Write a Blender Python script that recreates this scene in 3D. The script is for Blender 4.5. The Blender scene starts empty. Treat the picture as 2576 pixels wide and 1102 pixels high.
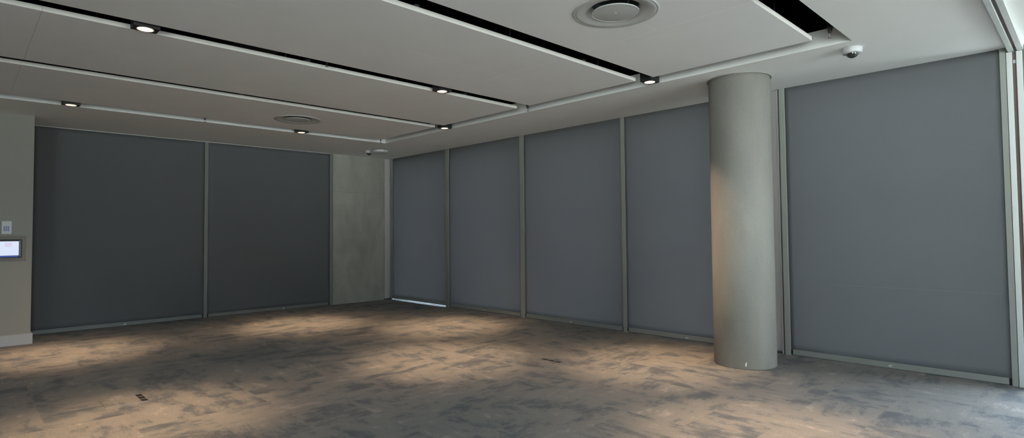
import bpy, bmesh, math, random
from mathutils import Vector, Matrix
random.seed(7)
C = bpy.context.scene.collection
PI = math.pi
H = 3.2315        # underside of the plaster ceiling
XR = 7.207        # plane of the blinds on the right wall
YB = 11.413       # plane of the blinds on the far wall

# ------------------------------------------------------------------ materials
def new_mat(name):
    m = bpy.data.materials.new(name); m.use_nodes = True
    nt = m.node_tree; nt.nodes.clear()
    out = nt.nodes.new('ShaderNodeOutputMaterial')
    b = nt.nodes.new('ShaderNodeBsdfPrincipled')
    nt.links.new(b.outputs[0], out.inputs[0])
    return m, nt, b, out
def N(nt, t, **kw):
    n = nt.nodes.new(t)
    for k, v in kw.items(): setattr(n, k, v)
    return n
def math_node(nt, op, a, b=None, c=None):
    n = N(nt, 'ShaderNodeMath', operation=op)
    for i, v in enumerate((a, b, c)):
        if v is None: continue
        if isinstance(v, (int, float)): n.inputs[i].default_value = v
        else: nt.links.new(v, n.inputs[i])
    return n.outputs[0]
def ramp(nt, fac, stops):
    r = N(nt, 'ShaderNodeValToRGB')
    e = r.color_ramp.elements
    while len(e) < len(stops): e.new(0.5)
    for i, (p, c) in enumerate(stops):
        e[i].position = p; e[i].color = (*c, 1)
    nt.links.new(fac, r.inputs[0]); return r.outputs[0]
def mix(nt, fac, a, b, mode='MIX'):
    n = N(nt, 'ShaderNodeMix', data_type='RGBA', blend_type=mode)
    for sock, v in ((n.inputs[0], fac), (n.inputs[6], a), (n.inputs[7], b)):
        if isinstance(v, (int, float)): sock.default_value = v
        elif isinstance(v, tuple): sock.default_value = (*v, 1)
        else: nt.links.new(v, sock)
    return n.outputs[2]
def noise(nt, vec, scale, detail=4, rough=0.55, dist=0.0):
    n = N(nt, 'ShaderNodeTexNoise')
    n.inputs['Scale'].default_value = scale; n.inputs['Detail'].default_value = detail
    n.inputs['Roughness'].default_value = rough; n.inputs['Distortion'].default_value = dist
    if vec is not None: nt.links.new(vec, n.inputs['Vector'])
    return n.outputs['Fac']
def simple(name, col, rough=0.6, metal=0.0, var=0.05, scale=8, bump=0.0, bscale=200, spec=0.5):
    m, nt, b, _ = new_mat(name)
    tc = N(nt, 'ShaderNodeTexCoord')
    f = noise(nt, tc.outputs['Object'], scale)
    lo = tuple(max(0, c*(1-var)) for c in col); hi = tuple(min(1, c*(1+var)) for c in col)
    nt.links.new(ramp(nt, f, [(0.3, lo), (0.7, hi)]), b.inputs['Base Color'])
    b.inputs['Roughness'].default_value = rough; b.inputs['Metallic'].default_value = metal
    b.inputs['Specular IOR Level'].default_value = spec
    if bump:
        bn = N(nt, 'ShaderNodeBump'); bn.inputs['Strength'].default_value = bump; bn.inputs['Distance'].default_value = 0.002
        nt.links.new(noise(nt, tc.outputs['Object'], bscale, 3), bn.inputs['Height'])
        nt.links.new(bn.outputs[0], b.inputs['Normal'])
    return m
def emit(name, col, strength):
    m = bpy.data.materials.new(name); m.use_nodes = True
    nt = m.node_tree; nt.nodes.clear()
    o = nt.nodes.new('ShaderNodeOutputMaterial'); e = nt.nodes.new('ShaderNodeEmission')
    e.inputs[0].default_value = (*col, 1); e.inputs[1].default_value = strength
    nt.links.new(e.outputs[0], o.inputs[0]); return m

def carpet_mat():
    m, nt, b, _ = new_mat('carpet_tiles')
    g = N(nt, 'ShaderNodeNewGeometry'); sep = N(nt, 'ShaderNodeSeparateXYZ')
    nt.links.new(g.outputs['Position'], sep.inputs[0])
    x, y = sep.outputs[0], sep.outputs[1]
    T = 0.5
    cx = math_node(nt, 'FLOOR', math_node(nt, 'DIVIDE', math_node(nt, 'SUBTRACT', x, 0.04), T))
    cy = math_node(nt, 'FLOOR', math_node(nt, 'DIVIDE', math_node(nt, 'SUBTRACT', y, 0.26), T))
    cell = N(nt, 'ShaderNodeCombineXYZ'); nt.links.new(cx, cell.inputs[0]); nt.links.new(cy, cell.inputs[1])
    wn = N(nt, 'ShaderNodeTexWhiteNoise', noise_dimensions='3D'); nt.links.new(cell.outputs[0], wn.inputs[0])
    ws = N(nt, 'ShaderNodeSeparateColor'); nt.links.new(wn.outputs['Color'], ws.inputs[0])
    turn = math_node(nt, 'GREATER_THAN', ws.outputs[0], 0.5)
    def lerp(a, c, f): return math_node(nt, 'ADD', a, math_node(nt, 'MULTIPLY', math_node(nt, 'SUBTRACT', c, a), f))
    u = lerp(x, y, turn); v = lerp(y, x, turn)
    cv = N(nt, 'ShaderNodeCombineXYZ')
    nt.links.new(math_node(nt, 'MULTIPLY', u, 2.3), cv.inputs[0])
    nt.links.new(math_node(nt, 'MULTIPLY', v, 4.8), cv.inputs[1])
    nt.links.new(math_node(nt, 'MULTIPLY', ws.outputs[1], 0.55), cv.inputs[2])
    n1 = noise(nt, cv.outputs[0], 1.0, 9, 0.70, 0.0)
    # flow of the pattern across tiles
    cv2 = N(nt, 'ShaderNodeCombineXYZ')
    nt.links.new(x, cv2.inputs[0]); nt.links.new(y, cv2.inputs[1])
    n2 = noise(nt, cv2.outputs[0], 2.2, 6, 0.68)
    jag = noise(nt, cv2.outputs[0], 110, 3, 0.7)
    s = math_node(nt, 'ADD', math_node(nt, 'MULTIPLY', n1, 0.72), math_node(nt, 'MULTIPLY', n2, 0.28))
    s = math_node(nt, 'ADD', s, math_node(nt, 'MULTIPLY', math_node(nt, 'SUBTRACT', ws.outputs[2], 0.5), 0.05))
    s = math_node(nt, 'ADD', s, math_node(nt, 'MULTIPLY', math_node(nt, 'SUBTRACT', jag, 0.5), 0.17))
    col = ramp(nt, s, [(0.395, CARPET[0]), (0.455, CARPET[1]), (0.505, CARPET[2]), (0.575, CARPET[2]), (0.635, CARPET[3])])
    gr = noise(nt, cv2.outputs[0], 140, 2, 0.7)
    grain = ramp(nt, gr, [(0.3, (0.66, 0.66, 0.66)), (0.7, (1.34, 1.34, 1.34))])
    col = mix(nt, 1.0, col, grain, 'MULTIPLY')
    # seams
    fx = math_node(nt, 'FRACT', math_node(nt, 'DIVIDE', math_node(nt, 'SUBTRACT', x, 0.04), T))
    fy = math_node(nt, 'FRACT', math_node(nt, 'DIVIDE', math_node(nt, 'SUBTRACT', y, 0.26), T))
    ex = math_node(nt, 'LESS_THAN', fx, 0.006); ey = math_node(nt, 'LESS_THAN', fy, 0.006)
    e = math_node(nt, 'MULTIPLY', math_node(nt, 'MAXIMUM', ex, ey), 0.12)
    col = mix(nt, e, col, (0.02, 0.02, 0.02))
    nt.links.new(col, b.inputs['Base Color'])
    b.inputs['Roughness'].default_value = 0.9
    b.inputs['Specular IOR Level'].default_value = 0.25
    b.inputs['Sheen Weight'].default_value = 0.12
    b.inputs['Sheen Roughness'].default_value = 0.5
    bn = N(nt, 'ShaderNodeBump'); bn.inputs['Strength'].default_value = 0.6; bn.inputs['Distance'].default_value = 0.004
    nt.links.new(gr, bn.inputs['Height']); nt.links.new(bn.outputs[0], b.inputs['Normal'])
    return m
CARPET = [(0.050, 0.053, 0.059), (0.086, 0.086, 0.086), (0.145, 0.134, 0.119), (0.235, 0.212, 0.185)]

def raft_mat():
    """painted acoustic board with flush joints on a 1.281 m module"""
    m, nt, b, _ = new_mat('raft_board')
    g = N(nt, 'ShaderNodeTexCoord'); sep = N(nt, 'ShaderNodeSeparateXYZ')
    nt.links.new(g.outputs['Object'], sep.inputs[0])     # object origin = right end, centre line
    sp = noise(nt, g.outputs['Object'], 260, 2, 0.7)
    col = ramp(nt, sp, [(0.3, (0.78, 0.795, 0.80)), (0.7, (0.86, 0.875, 0.88))])
    big = noise(nt, g.outputs['Object'], 1.1, 3)
    col = mix(nt, 1.0, col, ramp(nt, big, [(0.3, (0.97, 0.97, 0.97)), (0.7, (1.03, 1.03, 1.03))]), 'MULTIPLY')
    fx = math_node(nt, 'FRACT', math_node(nt, 'DIVIDE', math_node(nt, 'MULTIPLY', sep.outputs[0], -1.0), 1.281))
    ax = math_node(nt, 'LESS_THAN', fx, 0.0045)
    ay = math_node(nt, 'LESS_THAN', math_node(nt, 'ABSOLUTE', sep.outputs[1]), 0.003)
    # the centre joint shows on every other board; the cross joint shows at the first seam
    cell = math_node(nt, 'FLOOR', math_node(nt, 'DIVIDE', math_node(nt, 'MULTIPLY', sep.outputs[0], -1.0), 1.281))
    odd = math_node(nt, 'MODULO', cell, 2.0)
    first = math_node(nt, 'COMPARE', cell, 1.0, 0.1)
    brk = ramp_val(nt, noise(nt, g.outputs['Object'], 1.6, 2))
    e = math_node(nt, 'MAXIMUM', math_node(nt, 'MULTIPLY', ay, odd), math_node(nt, 'MULTIPLY', ax, first))
    e = math_node(nt, 'MULTIPLY', e, brk)
    col = mix(nt, e, col, (1.0, 0.98, 0.92))
    nt.links.new(col, b.inputs['Base Color'])
    b.inputs['Roughness'].default_value = 0.85
    bn = N(nt, 'ShaderNodeBump'); bn.inputs['Strength'].default_value = 0.25; bn.inputs['Distance'].default_value = 0.002
    nt.links.new(sp, bn.inputs['Height']); nt.links.new(bn.outputs[0], b.inputs['Normal'])
    return m
def ramp_val(nt, f):
    n = N(nt, 'ShaderNodeMapRange'); n.inputs['From Min'].default_value = 0.38; n.inputs['From Max'].default_value = 0.55
    n.inputs['To Min'].default_value = 0.25; n.inputs['To Max'].default_value = 0.95
    nt.links.new(f, n.inputs['Value']); return n.outputs[0]

def concrete_mat(name, base, var, blotch, seam_angle=None, joints=(), bump=0.1):
    m, nt, b, _ = new_mat(name)
    tc = N(nt, 'ShaderNodeTexCoord'); o = tc.outputs['Object']
    mp = N(nt, 'ShaderNodeMapping'); mp.inputs['Scale'].default_value = (1, 1, 0.45); nt.links.new(o, mp.inputs[0])
    f = noise(nt, mp.outputs[0], blotch, 6, 0.6, 0.4)
    f2 = noise(nt, o, 34, 4, 0.65)
    lo = tuple(c*(1-var) for c in base); hi = tuple(c*(1+var) for c in base)
    col = ramp(nt, f, [(0.32, lo), (0.5, base), (0.68, hi)])
    col = mix(nt, 1.0, col, ramp(nt, f2, [(0.3, (0.96, 0.96, 0.96)), (0.7, (1.04, 1.04, 1.04))]), 'MULTIPLY')
    sep = N(nt, 'ShaderNodeSeparateXYZ'); nt.links.new(o, sep.inputs[0])
    # bug holes
    vo = N(nt, 'ShaderNodeTexVoronoi'); vo.inputs['Scale'].default_value = 9; nt.links.new(o, vo.inputs['Vector'])
    hole = math_node(nt, 'LESS_THAN', vo.outputs['Distance'], 0.045)
    col = mix(nt, math_node(nt, 'MULTIPLY', hole, 0.45), col, (0.12, 0.12, 0.11))
    for z, wz, st in joints:
        jn = noise(nt, o, 5, 3)
        e = math_node(nt, 'LESS_THAN', math_node(nt, 'ABSOLUTE', math_node(nt, 'SUBTRACT', sep.outputs[2], z)), wz)
        e = math_node(nt, 'MULTIPLY', math_node(nt, 'MULTIPLY', e, jn), st)
        col = mix(nt, e, col, (0.16, 0.16, 0.14))
    if seam_angle is not None:
        a = math_node(nt, 'ARCTAN2', sep.outputs[1], sep.outputs[0])
        for ang in seam_angle:
            e = math_node(nt, 'LESS_THAN', math_node(nt, 'ABSOLUTE', math_node(nt, 'SUBTRACT', a, ang)), 0.008)
            e = math_node(nt, 'MULTIPLY', e, 0.22)
            col = mix(nt, e, col, (0.2, 0.2, 0.17))
    nt.links.new(col, b.inputs['Base Color']); b.inputs['Roughness'].default_value = 0.72
    bn = N(nt, 'ShaderNodeBump'); bn.inputs['Strength'].default_value = bump; bn.inputs['Distance'].default_value = 0.002
    nt.links.new(f2, bn.inputs['Height']); nt.links.new(bn.outputs[0], b.inputs['Normal'])
    return m

def fabric_mat():
    m, nt, b, _ = new_mat('blind_fabric')
    tc = N(nt, 'ShaderNodeTexCoord'); o = tc.outputs['Object']
    f = noise(nt, o, 0.9, 3)
    col = ramp(nt, f, [(0.3, (0.100, 0.106, 0.111)), (0.7, (0.110, 0.116, 0.121))])
    fine = noise(nt, o, 420, 2, 0.7)
    col = mix(nt, 1.0, col, ramp(nt, fine, [(0.3, (0.86, 0.86, 0.86)), (0.7, (1.14, 1.14, 1.14))]), 'MULTIPLY')
    nt.links.new(col, b.inputs['Base Color']); b.inputs['Roughness'].default_value = 0.75
    b.inputs['Specular IOR Level'].default_value = 0.2
    bn = N(nt, 'ShaderNodeBump'); bn.inputs['Strength'].default_value = 0.2; bn.inputs['Distance'].default_value = 0.001
    nt.links.new(fine, bn.inputs['Height']); nt.links.new(bn.outputs[0], b.inputs['Normal'])
    # woven screen cloth lets a little daylight through
    tr = N(nt, 'ShaderNodeBsdfTranslucent'); tr.inputs[0].default_value = (*TRANS, 1)
    ad = N(nt, 'ShaderNodeAddShader'); nt.links.new(b.outputs[0], ad.inputs[0]); nt.links.new(tr.outputs[0], ad.inputs[1])
    nt.links.new(ad.outputs[0], _.inputs[0])
    return m
TRANS = (0.076, 0.074, 0.074)

def brushed_mat(name, col):
    m, nt, b, _ = new_mat(name)
    tc = N(nt, 'ShaderNodeTexCoord'); mp = N(nt, 'ShaderNodeMapping'); mp.inputs['Scale'].default_value = (3, 60, 60)
    nt.links.new(tc.outputs['Object'], mp.inputs[0])
    f = noise(nt, mp.outputs[0], 3, 4)
    nt.links.new(ramp(nt, f, [(0.3, tuple(c*0.88 for c in col)), (0.7, tuple(min(1, c*1.1) for c in col))]), b.inputs['Base Color'])
    b.inputs['Metallic'].default_value = 0.55; b.inputs['Roughness'].default_value = 0.45
    return m
def glass_mat():
    m = bpy.data.materials.new('window_glass'); m.use_nodes = True
    nt = m.node_tree; nt.nodes.clear()
    o = nt.nodes.new('ShaderNodeOutputMaterial'); t = nt.nodes.new('ShaderNodeBsdfTransparent')
    gl = nt.nodes.new('ShaderNodeBsdfGlossy'); gl.inputs['Roughness'].default_value = 0.02
    t.inputs[0].default_value = (0.93, 0.96, 0.95, 1)
    mx = nt.nodes.new('ShaderNodeMixShader'); mx.inputs[0].default_value = 0.07
    nt.links.new(t.outputs[0], mx.inputs[1]); nt.links.new(gl.outputs[0], mx.inputs[2]); nt.links.new(mx.outputs[0], o.inputs[0])
    return m

M = dict(
    carpet=carpet_mat(), raft=raft_mat(),
    ceil=simple('ceiling_paint', (0.80, 0.82, 0.81), 0.8, var=0.015, scale=2, bump=0.08),
    raft_edge=simple('raft_edge_paint', (0.70, 0.69, 0.645), 0.6, var=0.02),
    wall=simple('wall_paint', (0.28, 0.275, 0.25), 0.75, var=0.02, scale=3, bump=0.1),
    wall2=simple('panel_paint', (0.46, 0.45, 0.45), 0.7, var=0.02, scale=3),
    skirt=simple('baseboard_paint', (0.40, 0.41, 0.415), 0.5, var=0.02),
    void=simple('void_black', (0.006, 0.006, 0.006), 0.95, spec=0.0),
    duct=simple('duct_metal', (0.12, 0.13, 0.14), 0.5, 0.4),
    column=concrete_mat('column_concrete', (0.285, 0.280, 0.255), 0.10, 2.6, (-2.35, -1.05), ((0.52, 0.004, 0.25),)),
    pier=concrete_mat('pier_concrete', (0.29, 0.29, 0.255), 0.20, 2.4, None, ((2.42, 0.008, 0.5), (1.9, 0.006, 0.4))),
    fabric=fabric_mat(),
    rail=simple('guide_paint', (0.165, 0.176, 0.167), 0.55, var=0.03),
    rail_lit=simple('guide_paint_lit', (0.27, 0.285, 0.265), 0.55, var=0.03),  # same guide paint, right wall's stronger light put into a lighter colour
    hem_lit=simple('hem_paint_lit', (0.24, 0.255, 0.245), 0.5, var=0.03),  # same hem paint, lightened to carry the right wall's brightness
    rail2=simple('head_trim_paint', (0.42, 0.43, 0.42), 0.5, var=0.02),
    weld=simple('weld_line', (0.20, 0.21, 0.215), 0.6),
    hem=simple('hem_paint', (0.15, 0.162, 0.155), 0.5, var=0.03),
    dark=simple('dark_gap', (0.012, 0.012, 0.013), 0.8),
    black=simple('black_metal', (0.014, 0.014, 0.015), 0.5),
    chrome=simple('chrome', (0.6, 0.6, 0.6), 0.25, 1.0, var=0.02),
    alu=brushed_mat('brushed_aluminium', (0.62, 0.66, 0.65)),
    channel=simple('channel_brown', (0.16, 0.11, 0.10), 0.6),
    diff=simple('diffuser_paint', (0.52, 0.53, 0.53), 0.5, var=0.02),
    diffp=simple('diffuser_plate_paint', (0.50, 0.51, 0.51), 0.5, var=0.04, scale=120),
    white=simple('white_plastic', (0.50, 0.52, 0.53), 0.4, var=0.01),
    dome=simple('smoked_dome', (0.02, 0.024, 0.022), 0.08, var=0.01, spec=0.9),
    cup=simple('lamp_reflector', (0.95, 0.80, 0.66), 0.35, var=0.01),
    bulb=emit('lamp_glow', (1.0, 0.84, 0.70), 14.0),
    plate=simple('bracket_paint', (0.20, 0.185, 0.150), 0.6, var=0.02),
    bezel=simple('tablet_bezel', (0.008, 0.012, 0.025), 0.6),
    side=simple('tablet_side', (0.12, 0.15, 0.12), 0.4),
    screen=emit('screen_white', (0.74, 0.83, 1.0), 0.95),
    sblue=emit('screen_blue', (0.10, 0.17, 0.55), 0.6),
    scyan=emit('screen_cyan', (0.25, 0.55, 0.75), 0.8),
    spink=emit('screen_pink', (0.85, 0.45, 0.75), 0.8),
    key=simple('key_blue', (0.16, 0.20, 0.42), 0.4),
    glass=glass_mat(),
    sill=simple('sill_white', (0.75, 0.76, 0.78), 0.6, var=0.01),
    chip=simple('bare_plaster_chip', (0.85, 0.85, 0.82), 0.8, var=0.01),
)

# ------------------------------------------------------------------ helpers
def add_box(bm, x0, x1, y0, y1, z0, z1, bev=0.0, mi=0):
    r = bmesh.ops.create_cube(bm, size=1)
    for v in r['verts']:
        v.co = Vector(((x0+x1)/2+v.co.x*(x1-x0), (y0+y1)/2+v.co.y*(y1-y0), (z0+z1)/2+v.co.z*(z1-z0)))
    fs = {f for v in r['verts'] for f in v.link_faces}
    for f in fs: f.material_index = mi
    if bev:
        es = {e for f in fs for e in f.edges}
        bmesh.ops.bevel(bm, geom=list(es), offset=bev, segments=2, affect='EDGES', profile=0.5)
def lathe(bm, prof, seg=48, c=(0, 0), close=False, mi=0):
    rings = []
    for r, z in prof:
        if r < 1e-6: rings.append([bm.verts.new((c[0], c[1], z))])
        else: rings.append([bm.verts.new((c[0]+r*math.cos(2*PI*i/seg), c[1]+r*math.sin(2*PI*i/seg), z)) for i in range(seg)])
    n = len(rings)
    for k in range(n if close else n-1):
        a, b = rings[k], rings[(k+1) % n]
        for i in range(seg):
            j = (i+1) % seg
            if len(a) == 1 and len(b) == 1: continue
            if len(a) == 1: f = bm.faces.new((a[0], b[j], b[i]))
            elif len(b) == 1: f = bm.faces.new((a[i], a[j], b[0]))
            else: f = bm.faces.new((a[i], a[j], b[j], b[i]))
            f.smooth = True; f.material_index = mi
def tube(bm, p0, p1, r, seg=10):
    p0 = Vector(p0); p1 = Vector(p1); d = p1-p0
    res = bmesh.ops.create_cone(bm, cap_ends=True, segments=seg, radius1=r, radius2=r, depth=d.length)
    q = d.to_track_quat('Z', 'Y').to_matrix().to_4x4()
    bmesh.ops.transform(bm, matrix=Matrix.Translation((p0+p1)/2) @ q, verts=res['verts'])
def obj(name, bm, mats, parent=None, loc=None):
    bmesh.ops.recalc_face_normals(bm, faces=bm.faces)
    me = bpy.data.meshes.new(name); bm.to_mesh(me); bm.free()
    for mm in (mats if isinstance(mats, (list, tuple)) else [mats]): me.materials.append(M[mm])
    o = bpy.data.objects.new(name, me); C.objects.link(o)
    if parent is not None: o.parent = parent
    if loc is not None: o.location = loc
    return o
def boxobj(name, dims, mats, parent=None, bev=0.0):
    bm = bmesh.new(); add_box(bm, *dims, bev=bev); return obj(name, bm, mats, parent)
def struct(o): o['kind'] = 'structure'; return o
def tag(o, label, cat, group=None):
    o['label'] = label; o['category'] = cat
    if group: o['group'] = group
    return o
def thing(name, label, cat, loc=(0, 0, 0), rotz=0, group=None):
    o = bpy.data.objects.new(name, None); C.objects.link(o); o.location = loc; o.rotation_euler = (0, 0, rotz)
    o.empty_display_size = 0.1
    return tag(o, label, cat, group)
def dup(root, loc, label, rotz=0, group=None):
    r = root.copy(); C.objects.link(r); r.location = loc; r.rotation_euler = (0, 0, rotz); r['label'] = label
    if group: r['group'] = group
    for ch in list(root.children):
        c = ch.copy(); C.objects.link(c); c.parent = r
        for g in list(ch.children):
            d = g.copy(); C.objects.link(d); d.parent = c
    return r

SW = (-6.6, -0.6, 0.4, 3.1)     # added daylight opening in the side wall : y0, y1, z0, z1
FW = (1.8, 6.2, 0.1, 3.15)     # added daylight opening in the end wall : x0, x1, z0, z1
# ------------------------------------------------------------------ the room shell
XL, YF = -4.6, -7.2       # unseen side and end walls
struct(boxobj('floor', (XL-0.1, 7.62, YF-0.1, 12.0, -0.12, 0.0), 'carpet'))
# plaster ceiling with the coffer cut out
bm = bmesh.new()
x0, x1, y0, y1 = -3.6, 5.848, 1.50, 9.43
for d in ((XL-0.1, 7.62, YF-0.1, y0), (XL-0.1, 7.62, y1, 12.0), (XL-0.1, x0, y0, y1), (x1, 7.62, y0, y1)):
    add_box(bm, d[0], d[1], d[2], d[3], H, H+0.166)
struct(obj('ceiling', bm, 'ceil'))
# black ceiling void above the coffer
bm = bmesh.new()
add_box(bm, XL, 7.5, 0.6, 10.4, 4.25, 4.3)
add_box(bm, XL, 7.5, 0.6, 0.65, H+0.167, 4.25); add_box(bm, XL, 7.5, 10.35, 10.4, H+0.167, 4.25)
add_box(bm, XL, XL+.05, 0.65, 10.35, H+0.167, 4.25); add_box(bm, 7.45, 7.5, 0.65, 10.35, H+0.167, 4.25)
struct(obj('ceiling', bm, 'void'))
bm = bmesh.new()
add_box(bm, XL-0.1, XL, SW[1], 10.53, 0, H); add_box(bm, XL-0.1, XL, YF-0.1, SW[0], 0, H)
add_box(bm, XL-0.1, XL, SW[0], SW[1], 0, SW[2]); add_box(bm, XL-0.1, XL, SW[0], SW[1], SW[3], H)
struct(obj('wall_side', bm, 'wall'))
bm = bmesh.new()
add_box(bm, XL, FW[0], YF-0.1, YF, 0, H); add_box(bm, FW[1], 7.2, YF-0.1, YF, 0, H)
add_box(bm, FW[0], FW[1], YF-0.1, YF, 0, FW[2]); add_box(bm, FW[0], FW[1], YF-0.1, YF, FW[3], H)
struct(obj('wall_front', bm, 'wall'))
# left wall stub in front of the far blinds
struct(boxobj('wall_left', (XL-0.1, 0.783, 10.53, 11.36, 0, H), 'wall'))
struct(boxobj('baseboard_left', (XL, 0.806, 10.505, 11.30, 0, 0.15), 'skirt', bev=0.003))
# far wall behind the blinds
struct(boxobj('wall_far', (XL-0.1, 7.6, YB+0.06, 11.9, 0, H), 'dark'))
# right wall: solid behind bays two to five, window behind bay one, windows beyond the partition line
bm = bmesh.new()
add_box(bm, 7.262, 7.6, 11.30, 11.5, 0, H)
for q in (0.40, 2.56, 4.90, 7.05, 9.21):          # piers between the window bays
    add_box(bm, 7.262, 7.6, q, q+(0.19 if q < 1 else 0.10), 0, H)
add_box(bm, 7.325, 7.6, 2.655, 3.09, 0, H)
struct(obj('wall_right', bm, 'wall2'))
struct(boxobj('trim_1', (7.235, 7.55, 9.24, 11.36, -0.01, 0.012), 'rail'))
for k, (a, b_) in enumerate(((0.59, 2.60), (3.05, 4.93), (4.98, 7.06), (7.14, 9.22))):   # dark strips added behind the hems to block daylight leaks
    struct(boxobj('trim_%d' % (30+k), (7.232, 7.30, a, b_, 0, 0.045), 'dark'))
def window(n, ya, yb, label=None):
    bm = bmesh.new()
    w = 0.05
    add_box(bm, 7.46, 7.52, ya, ya+w, 0.012, H); add_box(bm, 7.46, 7.52, yb-w, yb, 0.012, H)
    add_box(bm, 7.46, 7.52, ya+w, yb-w, 0.012, 0.07); add_box(bm, 7.46, 7.52, ya+w, yb-w, H-0.06, H)
    f = struct(obj('window_%d' % n, bm, 'rail'))
    bm = bmesh.new(); add_box(bm, 7.485, 7.495, ya+w, yb-w, 0.07, H-0.06)
    obj('pane', bm, 'glass', f)
window(1, 9.26, 11.34)
for k, (a, b_) in enumerate(((7.12, 9.24), (4.97, 7.08), (3.06, 4.93), (0.57, 2.60))): window(3+k, a, b_)
ys = [-3.2, -1.4, 0.38]
window(2, ys[1], ys[2])
struct(boxobj('wall_right', (7.2, 7.6, YF-0.1, -1.4, 0, H), 'wall'))
bm = bmesh.new()
for k in range(5):
    y_ = SW[0]+(SW[1]-SW[0])*k/4; add_box(bm, XL-0.06, XL-0.01, y_-0.03, y_+0.03, SW[2], SW[3])
f = struct(obj('window_8', bm, 'rail'))  # added window in the unseen side wall, supplies daylight
bm = bmesh.new(); add_box(bm, XL-0.05, XL-0.04, SW[0], SW[1], SW[2], SW[3]); obj('pane', bm, 'glass', f)
bm = bmesh.new()
for k in range(6):
    x_ = FW[0]+(FW[1]-FW[0])*k/5; add_box(bm, x_-0.03, x_+0.03, YF-0.06, YF-0.01, FW[2], FW[3])
f = struct(obj('window_7', bm, 'rail'))  # added end window behind the camera, supplies daylight
bm = bmesh.new(); add_box(bm, FW[0], FW[1], YF-0.05, YF-0.04, FW[2], FW[3]); obj('pane', bm, 'glass', f)
# reveal strip just beyond the partition posts
struct(boxobj('trim_2', (7.20, 7.46, 0.335, 0.40, 0, H-0.012), 'rail', bev=0.002))
struct(boxobj('trim_3', (0.86, 5.70, YB-0.022, YB+0.01, H-0.010, H), 'rail2'))      # bright head trim over far blinds

# recessed panel behind the column, with its bright edge
struct(boxobj('trim_4', (7.255, 7.32, 2.69, 3.02, 0.035, H), 'wall2'))
struct(boxobj('trim_5', (7.225, 7.30, 2.684, 2.70, 0.0, H), 'wall2', bev=0.001))
struct(boxobj('trim_6', (7.30, 7.32, 2.655, 2.684, 0.0, H), 'dark'))  # dark strip painting in the shade inside the gap
# white strip between concrete pier and the first right blind
struct(boxobj('trim_7', (7.05, 7.26, 11.43, 11.47, 0.02, H), 'wall2'))

# guide channels (fixed trim) : centre range along the wall
gn = 8
for a, b_ in ((11.302, 11.352), (9.206, 9.311), (7.051, 7.151), (4.922, 4.986), (3.02, 3.09), (2.593, 2.657), (0.545, 0.592)):
    bm = bmesh.new()
    add_box(bm, XR-0.016, XR+0.055, a, b_, 0.0, H, bev=0.003)
    struct(obj('trim_%d' % gn, bm, 'rail_lit')); gn += 1
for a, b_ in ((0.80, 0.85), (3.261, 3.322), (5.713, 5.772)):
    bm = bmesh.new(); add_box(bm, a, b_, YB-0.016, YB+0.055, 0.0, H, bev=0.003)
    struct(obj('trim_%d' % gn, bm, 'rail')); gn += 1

# ------------------------------------------------------------------ concrete pier and column
o = None
bm = bmesh.new()
add_box(bm, 5.785, 7.055, 11.385, YB+0.059, 0, H)
bmesh.ops.bevel(bm, geom=[e for e in bm.edges if abs(e.verts[0].co.z-e.verts[1].co.z) > 1 and e.verts[0].co.y < 11.4],
                offset=0.028, segments=1, affect='EDGES')
tag(obj('concrete_pier', bm, 'pier'), 'flat bare concrete pier standing in the far corner between the two walls of blinds', 'pillar')

CX, CY, CR = 6.417, 2.809, 0.331
t = thing('concrete_column', 'round pale concrete column in front of the right wall of blinds', 'column', (CX, CY, 0))
bm = bmesh.new(); lathe(bm, [(0, 0), (CR-0.004, 0), (CR, 0.006), (CR, H), (0, H)], 96)
for f in bm.faces:
    if abs(f.normal.z) > 0.9: f.smooth = False
obj('shaft', bm, 'column', t)
bm = bmesh.new(); lathe(bm, [(CR-0.004, H-0.008), (CR+0.016, H-0.008), (CR+0.019, H-0.006), (CR+0.019, H), (CR-0.004, H)], 96, close=True)
obj('collar', bm, 'column', t)
bm = bmesh.new()
aa = math.atan2(-CY, -CX)+0.02
for da, z, w, h in ((0.0, 0.052, .009, .02), (0.012, 0.07, .006, .014)):
    r = CR+0.0006; a0 = aa+da
    vs = []
    for k in range(7):
        q = 2*PI*k/7; vs.append(bm.verts.new((r*math.cos(a0+w*math.cos(q)/r), r*math.sin(a0+w*math.cos(q)/r), z+h*math.sin(q)*(0.8+0.3*(k % 2)))))
    bm.faces.new(vs)
ob = obj('plaster_chip', bm, 'chip', t); ob['label'] = 'small white chip low on the column'

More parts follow.
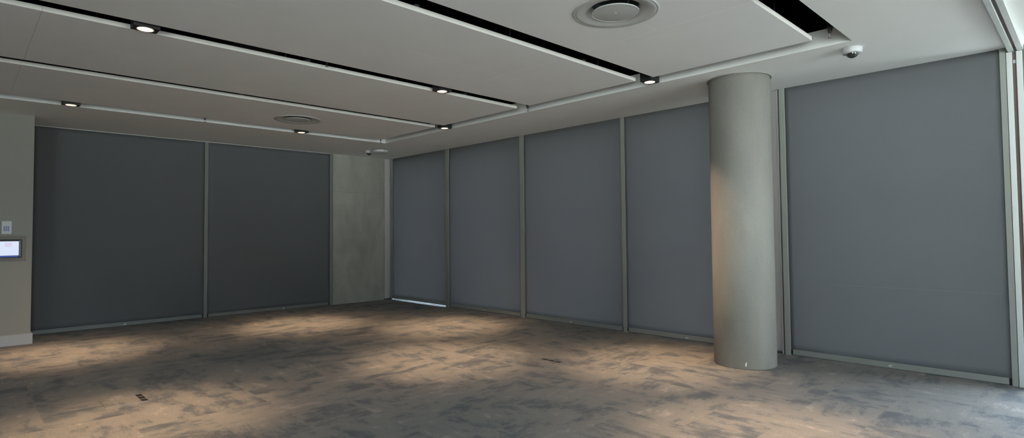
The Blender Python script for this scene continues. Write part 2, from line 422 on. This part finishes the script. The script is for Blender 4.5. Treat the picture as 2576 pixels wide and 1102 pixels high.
# ------------------------------------------------------------------ roller blinds
def blind(label, wall, a, b_, z_hem=0.012, latch=None, group='grey roller blinds pulled down to the floor'):
    """local frame: x along wall, y towards the room, z up"""
    w = b_-a
    if wall == 'right': loc, rot = (XR, a, 0), PI/2
    else: loc, rot = (b_, YB, 0), PI
    t = thing('roller_blind', label, 'blind', loc, rot, group)
    bm = bmesh.new()
    nx, nz = 40, 40
    sd = random.random()*10
    def ph(u, z):
        edge = math.exp(-u/0.12)+math.exp(-(w-u)/0.12)
        return 0.0016*math.sin(z*7+sd+u*3)*edge + 0.0012*math.sin(u*2.1+sd) + 0.0008*math.sin(z*1.3+u*1.7+sd)
    g1 = [[None]*(nz+1) for _ in range(nx+1)]; g2 = [[None]*(nz+1) for _ in range(nx+1)]
    zb = z_hem+0.05
    for i in range(nx+1):
        for k in range(nz+1):
            u = w*i/nx; z = zb+(H-zb)*k/nz
            g1[i][k] = bm.verts.new((u, 0.001+ph(u, z), z)); g2[i][k] = bm.verts.new((u, -0.001+ph(u, z), z))
    for i in range(nx):
        for k in range(nz):
            f = bm.faces.new((g1[i][k], g1[i+1][k], g1[i+1][k+1], g1[i][k+1])); f.smooth = True
            f = bm.faces.new((g2[i][k], g2[i][k+1], g2[i+1][k+1], g2[i+1][k])); f.smooth = True
    for k in range(nz):
        bm.faces.new((g1[0][k], g1[0][k+1], g2[0][k+1], g2[0][k])); bm.faces.new((g1[nx][k], g2[nx][k], g2[nx][k+1], g1[nx][k+1]))
    for i in range(nx):
        bm.faces.new((g1[i][0], g2[i][0], g2[i+1][0], g1[i+1][0])); bm.faces.new((g1[i][nz], g1[i+1][nz], g2[i+1][nz], g2[i][nz]))
    obj('fabric', bm, 'fabric', t)
    bm = bmesh.new(); add_box(bm, 0.022, w-0.022, -0.010, 0.008, z_hem, z_hem+0.062, bev=0.002)
    obj('hem_bar', bm, 'hem_lit' if wall == 'right' else 'hem', t)
    # solid dark blocks painting in the shaded gaps beside the hem bar
    bm = bmesh.new()
    add_box(bm, 0.0, 0.021, -0.006, 0.004, z_hem, z_hem+0.06); obj('end_shade', bm, 'dark', t)
    bm = bmesh.new(); add_box(bm, w-0.021, w, -0.006, 0.004, z_hem, z_hem+0.06); obj('end_shade', bm, 'dark', t)
    if latch is not None:
        bm = bmesh.new(); add_box(bm, latch-0.02, latch+0.02, 0.008, 0.016, z_hem+0.012, z_hem+0.034, bev=0.003)
        l = obj('latch', bm, 'white', t)
        bm = bmesh.new(); add_box(bm, latch-0.018, latch-0.008, 0.015, 0.020, z_hem+0.018, z_hem+0.028, bev=0.002)
        obj('latch_knob', bm, 'black', l)
    return t
# right wall, u runs along +y from a ; the latch offsets follow the photograph
blind('narrow grey roller blind on the right wall, beside the concrete pier, daylight under its hem', 'right', 9.311, 11.302, 0.022, 0.98)
blind('grey roller blind on the right wall, second from the concrete pier', 'right', 7.151, 9.206, 0.014, 0.98)
blind('grey roller blind on the right wall, third from the concrete pier', 'right', 4.986, 7.051, 0.012, 1.02)
blind('grey roller blind partly hidden by the left side of the round column', 'right', 3.09, 4.922, 0.012, 0.86)
last_blind = blind('large grey roller blind right of the round column, beside the metal partition posts', 'right', 0.592, 2.593, 0.010, 0.98)
bm = bmesh.new(); add_box(bm, 0.03, 1.55, 0.0035, 0.0042, 0.866, 0.870)
obj('weld_seam', bm, 'weld', last_blind)
blind('darkest grey roller blind on the far wall, beside the wall with the tablet', 'far', 0.85, 3.261, 0.006, 1.2)
blind('grey roller blind on the far wall, directly left of the concrete pier', 'far', 3.322, 5.713, 0.006, 0.98)

# ------------------------------------------------------------------ ceiling rafts
D2 = (3.69, 2.585); D1 = (3.655, 8.33)
RX1 = 5.572
def raft(ya, yb, label, hole=None):
    yc = (ya+yb)/2
    t = thing('ceiling_raft', label, 'ceiling panel', (RX1, yc, H), 0, 'suspended ceiling rafts')
    th = 0.039
    bm = bmesh.new()
    seam = 0.445-RX1
    xl = -3.3-RX1; ya -= yc; yb -= yc
    def piece(xa, xb):
        add_box(bm, xa, xb, ya, yb, 0, th)
    piece(xl, seam-0.001)
    if hole:
        hx, hy, hr = hole[0]-RX1, hole[1]-yc, 0.318
        s = 0.42
        piece(seam+0.001, hx-s); piece(hx+s, 0)
        n = 64
        def sq(i):
            a = 2*PI*i/n+PI/4
            c, q = math.cos(a), math.sin(a)
            k = 1/max(abs(c), abs(q))
            px, py = c*k*s, q*k
            return hx+px, (hy+py*(yb-hy) if py > 0 else hy+py*(hy-ya))
        rings = []
        for z in (0, th):
            rings.append(([bm.verts.new((*sq(i), z)) for i in range(n)],
                          [bm.verts.new((hx+hr*math.cos(2*PI*i/n+PI/4), hy+hr*math.sin(2*PI*i/n+PI/4), z)) for i in range(n)]))
        for i in range(n):
            j = (i+1) % n
            bm.faces.new((rings[0][0][i], rings[0][0][j], rings[0][1][j], rings[0][1][i]))
            bm.faces.new((rings[1][0][i], rings[1][0][j], rings[1][1][j], rings[1][1][i]))
            bm.faces.new((rings[0][1][i], rings[0][1][j], rings[1][1][j], rings[1][1][i]))
            bm.faces.new((rings[0][0][i], rings[0][0][j], rings[1][0][j], rings[1][0][i]))
    else:
        piece(seam+0.001, 0)
    # rims take the smoother edge paint
    bm.normal_update()
    for f in bm.faces:
        if abs(f.normal.y) > 0.9 or (abs(f.normal.x) > 0.9 and abs(f.calc_center_median().x) < 0.01): f.material_index = 1
    bmesh.ops.recalc_face_normals(bm, faces=bm.faces)
    obj('board', bm, ['raft', 'raft_edge'], t)
    for hx_ in (-0.55, -1.9, -3.2, -4.5, -5.8):
        for hy_ in (ya+0.12, yb-0.12):
            bm = bmesh.new(); tube(bm, (hx_, hy_, th), (hx_, hy_, 1.0), 0.004, 6)
            obj('hanger_rod', bm, 'duct', t)
    for hx_ in (-0.9, -3.0, -5.4):
        bm = bmesh.new(); add_box(bm, hx_-0.02, hx_+0.02, ya+0.03, yb-0.03, th, th+0.035)
        obj('support_channel', bm, 'duct', t)
    return t
raft(1.752, 3.408, 'white suspended ceiling raft nearest the camera, with the large round diffuser', D2)
raft(3.640, 5.335, 'white suspended ceiling raft, second from the camera, without a diffuser')
raft(5.578, 7.250, 'white suspended ceiling raft, third from the camera, lying between two lit gaps')
raft(7.475, 9.125, 'white suspended ceiling raft farthest from the camera, with the distant round diffuser', D1)

# ------------------------------------------------------------------ services in the void
t = tag(boxobj('air_duct', (2.4, 2.95, 1.2, 9.9, 3.85, 4.15), 'duct', bev=0.01), 'dark sheet metal duct above the ceiling gaps', 'duct')
bm = bmesh.new()
p = [Vector((3.4+0.5*math.cos(a), 3.65+0.35*math.sin(a), 3.62+0.1*a/PI)) for a in [i*PI/10 for i in range(11)]]
for i in range(10): tube(bm, p[i], p[i+1], 0.07, 14)
for i in range(11):
    for k in range(1): pass
tag(obj('flexible_duct', bm, 'duct'), 'dark flexible duct bending above the gap left of the large diffuser', 'duct')
bm = bmesh.new(); tube(bm, (-2, 5.457, 3.75), (5.9, 5.457, 3.75), 0.03)
tag(obj('service_pipe', bm, 'duct'), 'dark pipe running above the ceiling rafts', 'pipe')

# ------------------------------------------------------------------ round ceiling diffusers
def diffuser(loc, label):
    t = thing('ceiling_diffuser', label, 'air vent', loc, 0, 'round ceiling diffusers')
    bm = bmesh.new()
    # outer flange with a stepped lip, then the cone rising into the board
    lathe(bm, [(0.316, 0.030), (0.334, 0.0), (0.3365, -0.003), (0.334, -0.0055), (0.322, -0.0065), (0.318, -0.0045), (0.314, -0.0065),
               (0.300, -0.0075), (0.285, -0.006), (0.262, -0.003), (0.240, 0.003), (0.222, 0.010), (0.205, 0.019), (0.192, 0.031), (0.183, 0.055),
               (0.180, 0.055), (0.189, 0.035), (0.204, 0.024), (0.222, 0.015), (0.240, 0.009), (0.262, 0.003), (0.296, 0.000), (0.312, 0.03)], 72, close=True)
    obj('flange', bm, 'diff', t)
    bm = bmesh.new()
    lathe(bm, [(0, -0.010), (0.174, -0.010), (0.180, -0.009), (0.182, -0.005), (0.179, 0.000), (0.0, 0.002)], 72)
    obj('face_plate', bm, 'diffp', t)
    bm = bmesh.new()
    lathe(bm, [(0.180, -0.0095), (0.1825, -0.0115), (0.185, -0.010), (0.1845, -0.003), (0.181, -0.003)], 72, close=True)
    obj('plate_rim', bm, 'white', t)
    bm = bmesh.new(); lathe(bm, [(0, -0.0122), (0.007, -0.0118), (0.010, -0.0098), (0.0, -0.0098)], 20)
    obj('screw', bm, 'diffp', t)
    bm = bmesh.new(); lathe(bm, [(0.184, 0.05), (0.184, 0.30), (0.0, 0.30)], 48)
    for a in range(3):
        q = a*2*PI/3+0.4
        tube(bm, (0.10*math.cos(q), 0.10*math.sin(q), 0.0), (0.18*math.cos(q), 0.18*math.sin(q), 0.10), 0.005, 6)
    obj('neck', bm, 'duct', t)
    return t
df = diffuser((D2[0], D2[1], H), 'large round grey ceiling diffuser at the top edge of the photo, near the camera')
dup(df, (D1[0], D1[1], H), 'small distant round grey ceiling diffuser in the farthest raft', 1.2)

# ------------------------------------------------------------------ downlights
def spot_light(parent):
    for e, ang, bl in ((SPOT_W*0.8, 44, 1.0), (SPOT_W*0.28, 60, 1.0), (SPOT_W*0.08, 76, 0.5)):
        l = bpy.data.lights.new('lamp', 'SPOT'); l.energy = e; l.color = SPOT_C
        l.spot_size = math.radians(ang); l.spot_blend = bl; l.shadow_soft_size = 0.045
        o = bpy.data.objects.new('lamp', l); C.objects.link(o); o.parent = parent; o.location = (0, 0, -0.012)
SPOT_W = 820; SPOT_C = (1.0, 0.69, 0.43)
def downlight(loc, label):
    t = thing('downlight', label, 'light', loc, 0, 'black boxed downlights set in the ceiling gaps')
    bm = bmesh.new()
    hx, hy, z0, z1 = 0.094, 0.068, 0.0, 0.115
    r, n = 0.058, 48
    def rect(i):
        a = 2*PI*i/n+PI/4; c, q = math.cos(a), math.sin(a); k = 1/max(abs(c), abs(q)); return c*k*hx, q*k*hy
    ro = [bm.verts.new((*rect(i), z0)) for i in range(n)]
    rt = [bm.verts.new((*rect(i), z1)) for i in range(n)]
    ri = [bm.verts.new((r*math.cos(2*PI*i/n+PI/4), r*math.sin(2*PI*i/n+PI/4), z0)) for i in range(n)]
    for i in range(n):
        j = (i+1) % n
        bm.faces.new((ro[i], ro[j], ri[j], ri[i])); bm.faces.new((ro[i], rt[i], rt[j], ro[j]))
    bm.faces.new(rt)
    obj('housing', bm, 'black', t)
    bm = bmesh.new(); lathe(bm, [(0.058, -0.001), (0.0615, -0.003), (0.063, 0.0), (0.058, 0.002)], 48, close=True)
    obj('trim_ring', bm, 'cup', t)
    bm = bmesh.new(); lathe(bm, [(0.0575, 0.0), (0.055, 0.012), (0.046, 0.026), (0.030, 0.034), (0.029, 0.034)], 48)
    obj('reflector', bm, 'cup', t)
    bm = bmesh.new(); lathe(bm, [(0.0, 0.012), (0.014, 0.015), (0.024, 0.022), (0.028, 0.035), (0, 0.038)], 32)
    obj('bulb', bm, 'bulb', t)
    spot_light(t)
    return t
zl = H-0.012
dl = downlight((1.10, 5.465, zl), 'lit downlight at upper left, in the gap between the second and third ceiling rafts')
for x, y, lab in ((4.19, 5.475, 'lit downlight in the gap between the second and third rafts, nearer the room corner'),
                  (5.695, 3.53, 'lit downlight at the corner of the second raft, just left of the column top'),
                  (5.70, 7.385, 'lit downlight at the corner of the third raft, beside the long ceiling edge'),
                  (1.05, 9.285, 'lit downlight at far left, against the coffer edge above the darkest blind'),
                  (4.14, 9.285, 'lit downlight against the far coffer edge, beside the distant round diffuser'),
                  (4.19, 1.62, 'lit downlight above the camera, at the near coffer edge'),
                  (1.10, 1.62, 'lit downlight above and left of the camera, at the near coffer edge'),
                  ):
    dup(dl, (x, y, zl), lab)

# ------------------------------------------------------------------ sprinklers
def sprinkler(loc, label):
    t = thing('sprinkler', label, 'sprinkler', loc, 0, 'pendent sprinkler heads in the ceiling gaps')
    bm = bmesh.new(); lathe(bm, [(0, 0.20), (0.019, 0.20), (0.020, 0.085), (0.024, 0.078), (0.024, 0.062), (0.020, 0.050), (0.017, 0.030), (0.012, 0.024), (0.010, 0.012), (0, 0.012)], 20)
    obj('drop_pipe', bm, 'black', t)
    bm = bmesh.new()
    for s in (-1, 1):
        tube(bm, (s*0.012, 0, 0.016), (s*0.009, 0, -0.020), 0.0022, 6)
    tube(bm, (0, 0, 0.014), (0, 0, -0.020), 0.003, 6)
    obj('yoke', bm, 'chrome', t)
    bm = bmesh.new(); lathe(bm, [(0, -0.024), (0.017, -0.023), (0.017, -0.021), (0.005, -0.019), (0, -0.019)], 20)
    obj('deflector', bm, 'channel', t)
    return t
sp = sprinkler((5.52, 1.585, H-0.006), 'black sprinkler head seen largest, near the big coffer corner beside the white dome camera')
for x, y, z, lab in ((5.66, 5.455, H-0.022, 'small sprinkler head at the corner of the second raft, above the third blind'),
                     (5.63, 9.23, H-0.012, 'tiny sprinkler head at the far corner of the coffer, above the smoke detector'),
                     (2.64, 9.24, H-0.012, 'tiny sprinkler head against the far coffer edge, between two downlights'),
                     (2.71, 5.48, H+0.022, 'tiny sprinkler head in the gap between the second and third rafts')):
    dup(sp, (x, y, z), lab)

# ------------------------------------------------------------------ dome cameras and detector
def dome_camera(loc, label, s=1.0):
    t = thing('dome_camera', label, 'security camera', loc, 0, 'ceiling dome cameras')
    bm = bmesh.new(); lathe(bm, [(0, 0), (0.086, 0), (0.088, -0.003), (0.083, -0.046), (0.080, -0.050), (0.05, -0.052), (0, -0.052)], 48)
    obj('housing', bm, 'white', t)
    bm = bmesh.new()
    pr = [(0.050*math.cos(a), -0.050-0.044*math.sin(a)) for a in [i*PI/2/10 for i in range(11)]]
    pr[-1] = (0, pr[-1][1]); lathe(bm, pr, 40)
    obj('dome', bm, 'dome', t)
    return t
dc = dome_camera((6.10, 1.565, H), 'white dome camera with a dark dome on the ceiling, right of the column top')
dup(dc, (6.13, 10.50, H), 'small white dome camera in the far corner, left of the flat round detector')
t = thing('smoke_detector', 'flat round white detector on the ceiling in the far corner', 'detector', (6.22, 10.22, H))
bm = bmesh.new(); lathe(bm, [(0, 0), (0.150, 0), (0.150, -0.010), (0, -0.010)], 48); obj('base_ring', bm, 'dark', t)
bm = bmesh.new(); lathe(bm, [(0, -0.010), (0.158, -0.010), (0.163, -0.014), (0.160, -0.045), (0.148, -0.060), (0.05, -0.066), (0, -0.066)], 48); obj('cover', bm, 'white', t)
bm = bmesh.new()
aa = math.atan2(-10.22, -6.22)+0.55
for da in (-0.06, 0.06):
    tube(bm, (0.155*math.cos(aa+da), 0.155*math.sin(aa+da), -0.030), (0.165*math.cos(aa+da), 0.165*math.sin(aa+da), -0.030), 0.006, 8)
obj('indicator', bm, 'dark', t)

# ------------------------------------------------------------------ partition track and posts
t = thing('partition_track', 'pair of brushed metal rails on the ceiling ending in two posts at the right edge', 'track', (7.2, 0.48, 0))
zt = H-0.046-0
for a, b_ in ((0.484, 0.528), (0.415, 0.462)):
    bm = bmesh.new(); add_box(bm, XL-7.2, -0.002, a-0.48, b_-0.48, H-0.046, H, bev=0.004); obj('rail', bm, 'alu', t)
for a, b_ in ((0.498, 0.542), (0.425, 0.470)):
    bm = bmesh.new(); add_box(bm, -0.012, 0.035, a-0.48, b_-0.48, 0, H-0.047, bev=0.003); obj('post', bm, 'alu', t)
bm = bmesh.new(); add_box(bm, XL-7.2, 0.0, -0.018, 0.004, H-0.012, H-0.001); obj('track_channel', bm, 'channel', t)
bm = bmesh.new(); add_box(bm, 0.014, 0.035, -0.010, 0.018, 0, H-0.047); obj('post_channel', bm, 'channel', t)
bm = bmesh.new(); add_box(bm, 0.0, 0.013, -0.006, 0.014, H-0.16, H-0.125, bev=0.002); obj('clip', bm, 'white', t)

# ------------------------------------------------------------------ wall tablet and keypad
Yw = 10.53
t = thing('wall_tablet', 'small lit tablet on a grey-brown backplate on the left wall', 'screen', (0.47, Yw, 1.348))
bm = bmesh.new(); add_box(bm, -0.245, 0.245, -0.012, 0, -0.172, 0.168, bev=0.003); obj('backplate', bm, 'plate', t)
bm = bmesh.new(); add_box(bm, -0.2, 0.2, -0.036, -0.012, -0.127, 0.123, bev=0.004); obj('bezel', bm, 'bezel', t)
s = obj('screen', (lambda b: (add_box(b, -0.18, 0.168, -0.0385, -0.036, -0.098, 0.098), b)[1])(bmesh.new()), 'screen', t)
bm = bmesh.new(); add_box(bm, -0.18, 0.160, -0.0383, -0.036, -0.120, -0.101); obj('screen_footer', bm, 'sblue', t)
bm = bmesh.new(); add_box(bm, 0.1705, 0.190, -0.0375, -0.036, -0.115, 0.110); obj('side_strip', bm, 'side', t)
bm = bmesh.new(); lathe(bm, [(0, 0), (0.008, 0), (0.008, 0.0015), (0, 0.0015)], 16)
bmesh.ops.rotate(bm, verts=bm.verts, matrix=Matrix.Rotation(PI/2, 3, 'X'))
bmesh.ops.translate(bm, verts=bm.verts, vec=(-0.035, -0.0385, 0.044)); obj('icon', bm, 'scyan', s)
for k in range(3):
    bm = bmesh.new(); add_box(bm, 0.020, 0.096, -0.0398, -0.0385, 0.070-k*0.021, 0.0755-k*0.021); obj('text_line', bm, 'spink', s)

t = thing('wall_keypad', 'small pale wall keypad with three blue bars above the tablet', 'switch', (0.507, Yw, 1.637))
bm = bmesh.new(); add_box(bm, -0.054, 0.054, -0.014, 0, -0.090, 0.090, bev=0.004); obj('plate', bm, 'white', t)
for k in range(3):
    bm = bmesh.new(); add_box(bm, -0.031+k*0.022, -0.016+k*0.022, -0.0165, -0.014, -0.050, 0.020, bev=0.001); obj('key', bm, 'key', t)

# ------------------------------------------------------------------ floor boxes
def floor_box(loc, label):
    t = thing('floor_box', label, 'floor box', loc, 0, 'carpet-lidded floor boxes')
    bm = bmesh.new(); add_box(bm, -0.150, 0.112, -0.150, 0.150, 0.0, 0.0035, bev=0.001); obj('lid', bm, 'carpet', t)
    bm = bmesh.new()
    for d in ((-0.162, 0.165, -0.158, -0.152), (-0.162, 0.165, 0.152, 0.158), (-0.162, -0.152, -0.152, 0.152), (0.160, 0.165, -0.152, 0.152)):
        add_box(bm, d[0], d[1], d[2], d[3], 0.0, 0.005)
    for k in range(2): add_box(bm, 0.114, 0.160, -0.052+k*0.102, -0.044+k*0.102, 0.0, 0.005)
    obj('frame', bm, 'alu2', t)
    for k in range(3):
        bm = bmesh.new(); add_box(bm, 0.114, 0.158, -0.148+k*0.102, -0.053+k*0.102, 0.0, 0.004, bev=0.001); obj('cable_flap', bm, 'black', t)
    return t
M['alu2'] = simple('floor_box_metal', (0.30, 0.28, 0.25), 0.4, 0.5)
fb = floor_box((1.13, 6.23, 0.0), 'square carpet-lidded floor box at lower left of the floor')
dup(fb, (0, 0, 0), 'square carpet-lidded floor box in the middle of the floor, between two warm light pools').location = (4.87, 4.48, 0)

# ------------------------------------------------------------------ light
w = bpy.data.worlds.new('World'); bpy.context.scene.world = w; w.use_nodes = True
nt = w.node_tree; nt.nodes.clear()
out = N(nt, 'ShaderNodeOutputWorld'); bg = N(nt, 'ShaderNodeBackground'); nt.links.new(bg.outputs[0], out.inputs[0])
tc = N(nt, 'ShaderNodeTexCoord'); sep = N(nt, 'ShaderNodeSeparateXYZ'); nt.links.new(tc.outputs['Generated'], sep.inputs[0])
mr = N(nt, 'ShaderNodeMapRange'); mr.inputs['From Min'].default_value = -1; mr.inputs['From Max'].default_value = 1
nt.links.new(sep.outputs[2], mr.inputs['Value'])
mx = N(nt, 'ShaderNodeMapRange'); mx.inputs['From Min'].default_value = 0.0; mx.inputs['From Max'].default_value = 0.4
nt.links.new(sep.outputs[0], mx.inputs['Value'])
# sunlit pale ground and a shaded sky towards the added end windows, open bluish sky towards the side street
env_end = ramp(nt, mr.outputs[0], [(0.25, (0.97, 1.0, 1.0)), (0.485, (0.97, 1.0, 1.0)), (0.505, (0.30, 0.32, 0.345)), (1.0, (0.26, 0.29, 0.33))])
env_side = ramp(nt, mr.outputs[0], [(0.25, (0.10, 0.10, 0.10)), (0.47, (0.13, 0.13, 0.13)), (0.52, (0.74, 0.85, 1.0)), (1.0, (0.62, 0.77, 1.0))])
nt.links.new(mix(nt, mx.outputs[0], env_end, env_side), bg.inputs[0])
bg.inputs[1].default_value = 23.0
for (lx, ly, lz, sx, sy, dr) in ((7.56, -0.51, H/2, 1.8, H, (-1, 0, 0)),
        (XL-0.12, (SW[0]+SW[1])/2, (SW[2]+SW[3])/2, SW[1]-SW[0], SW[3]-SW[2], (1, 0, 0)),
        (7.56, 4.87, H/2, 9.1, H, (-1, 0, 0)),
        ((FW[0]+FW[1])/2, YF-0.12, (FW[2]+FW[3])/2, FW[1]-FW[0], FW[3]-FW[2], (0, 1, 0))):
    l = bpy.data.lights.new('window_portal', 'AREA'); l.shape = 'RECTANGLE'; l.size = sx; l.size_y = sy
    l.cycles.is_portal = True
    o = bpy.data.objects.new('window_portal', l); C.objects.link(o)
    o.location = (lx, ly, lz)
    o.rotation_euler = Vector(dr).to_track_quat('-Z', 'Z').to_euler()

# ------------------------------------------------------------------ camera
cam = bpy.data.cameras.new('camera'); co = bpy.data.objects.new('camera', cam); C.objects.link(co)
f_px, yaw, pitch, roll = 1431.84, 0.774414, 0.0356886, -0.0093921
fw = Vector((math.sin(yaw)*math.cos(pitch), math.cos(yaw)*math.cos(pitch), math.sin(pitch)))
r0 = Vector((math.cos(yaw), -math.sin(yaw), 0)); u0 = r0.cross(fw)
rr = math.cos(roll)*r0+math.sin(roll)*u0; uu = -math.sin(roll)*r0+math.cos(roll)*u0
m = Matrix(((rr.x, uu.x, -fw.x), (rr.y, uu.y, -fw.y), (rr.z, uu.z, -fw.z))).to_4x4()
co.matrix_world = Matrix.Translation((0, 0, 1.5)) @ m
cam.sensor_width = 36; cam.lens = 36*f_px/2576; cam.shift_y = -(551-534.416)/2576; cam.clip_start = 0.05
sc = bpy.context.scene
sc.camera = co
sc.view_settings.view_transform = 'Standard'; sc.view_settings.look = 'None'; sc.view_settings.gamma = 1
sc.view_settings.use_curve_mapping = False; sc.view_settings.exposure = 0.0
sc.cycles.max_bounces = 10; sc.cycles.diffuse_bounces = 6; sc.cycles.use_denoising = True
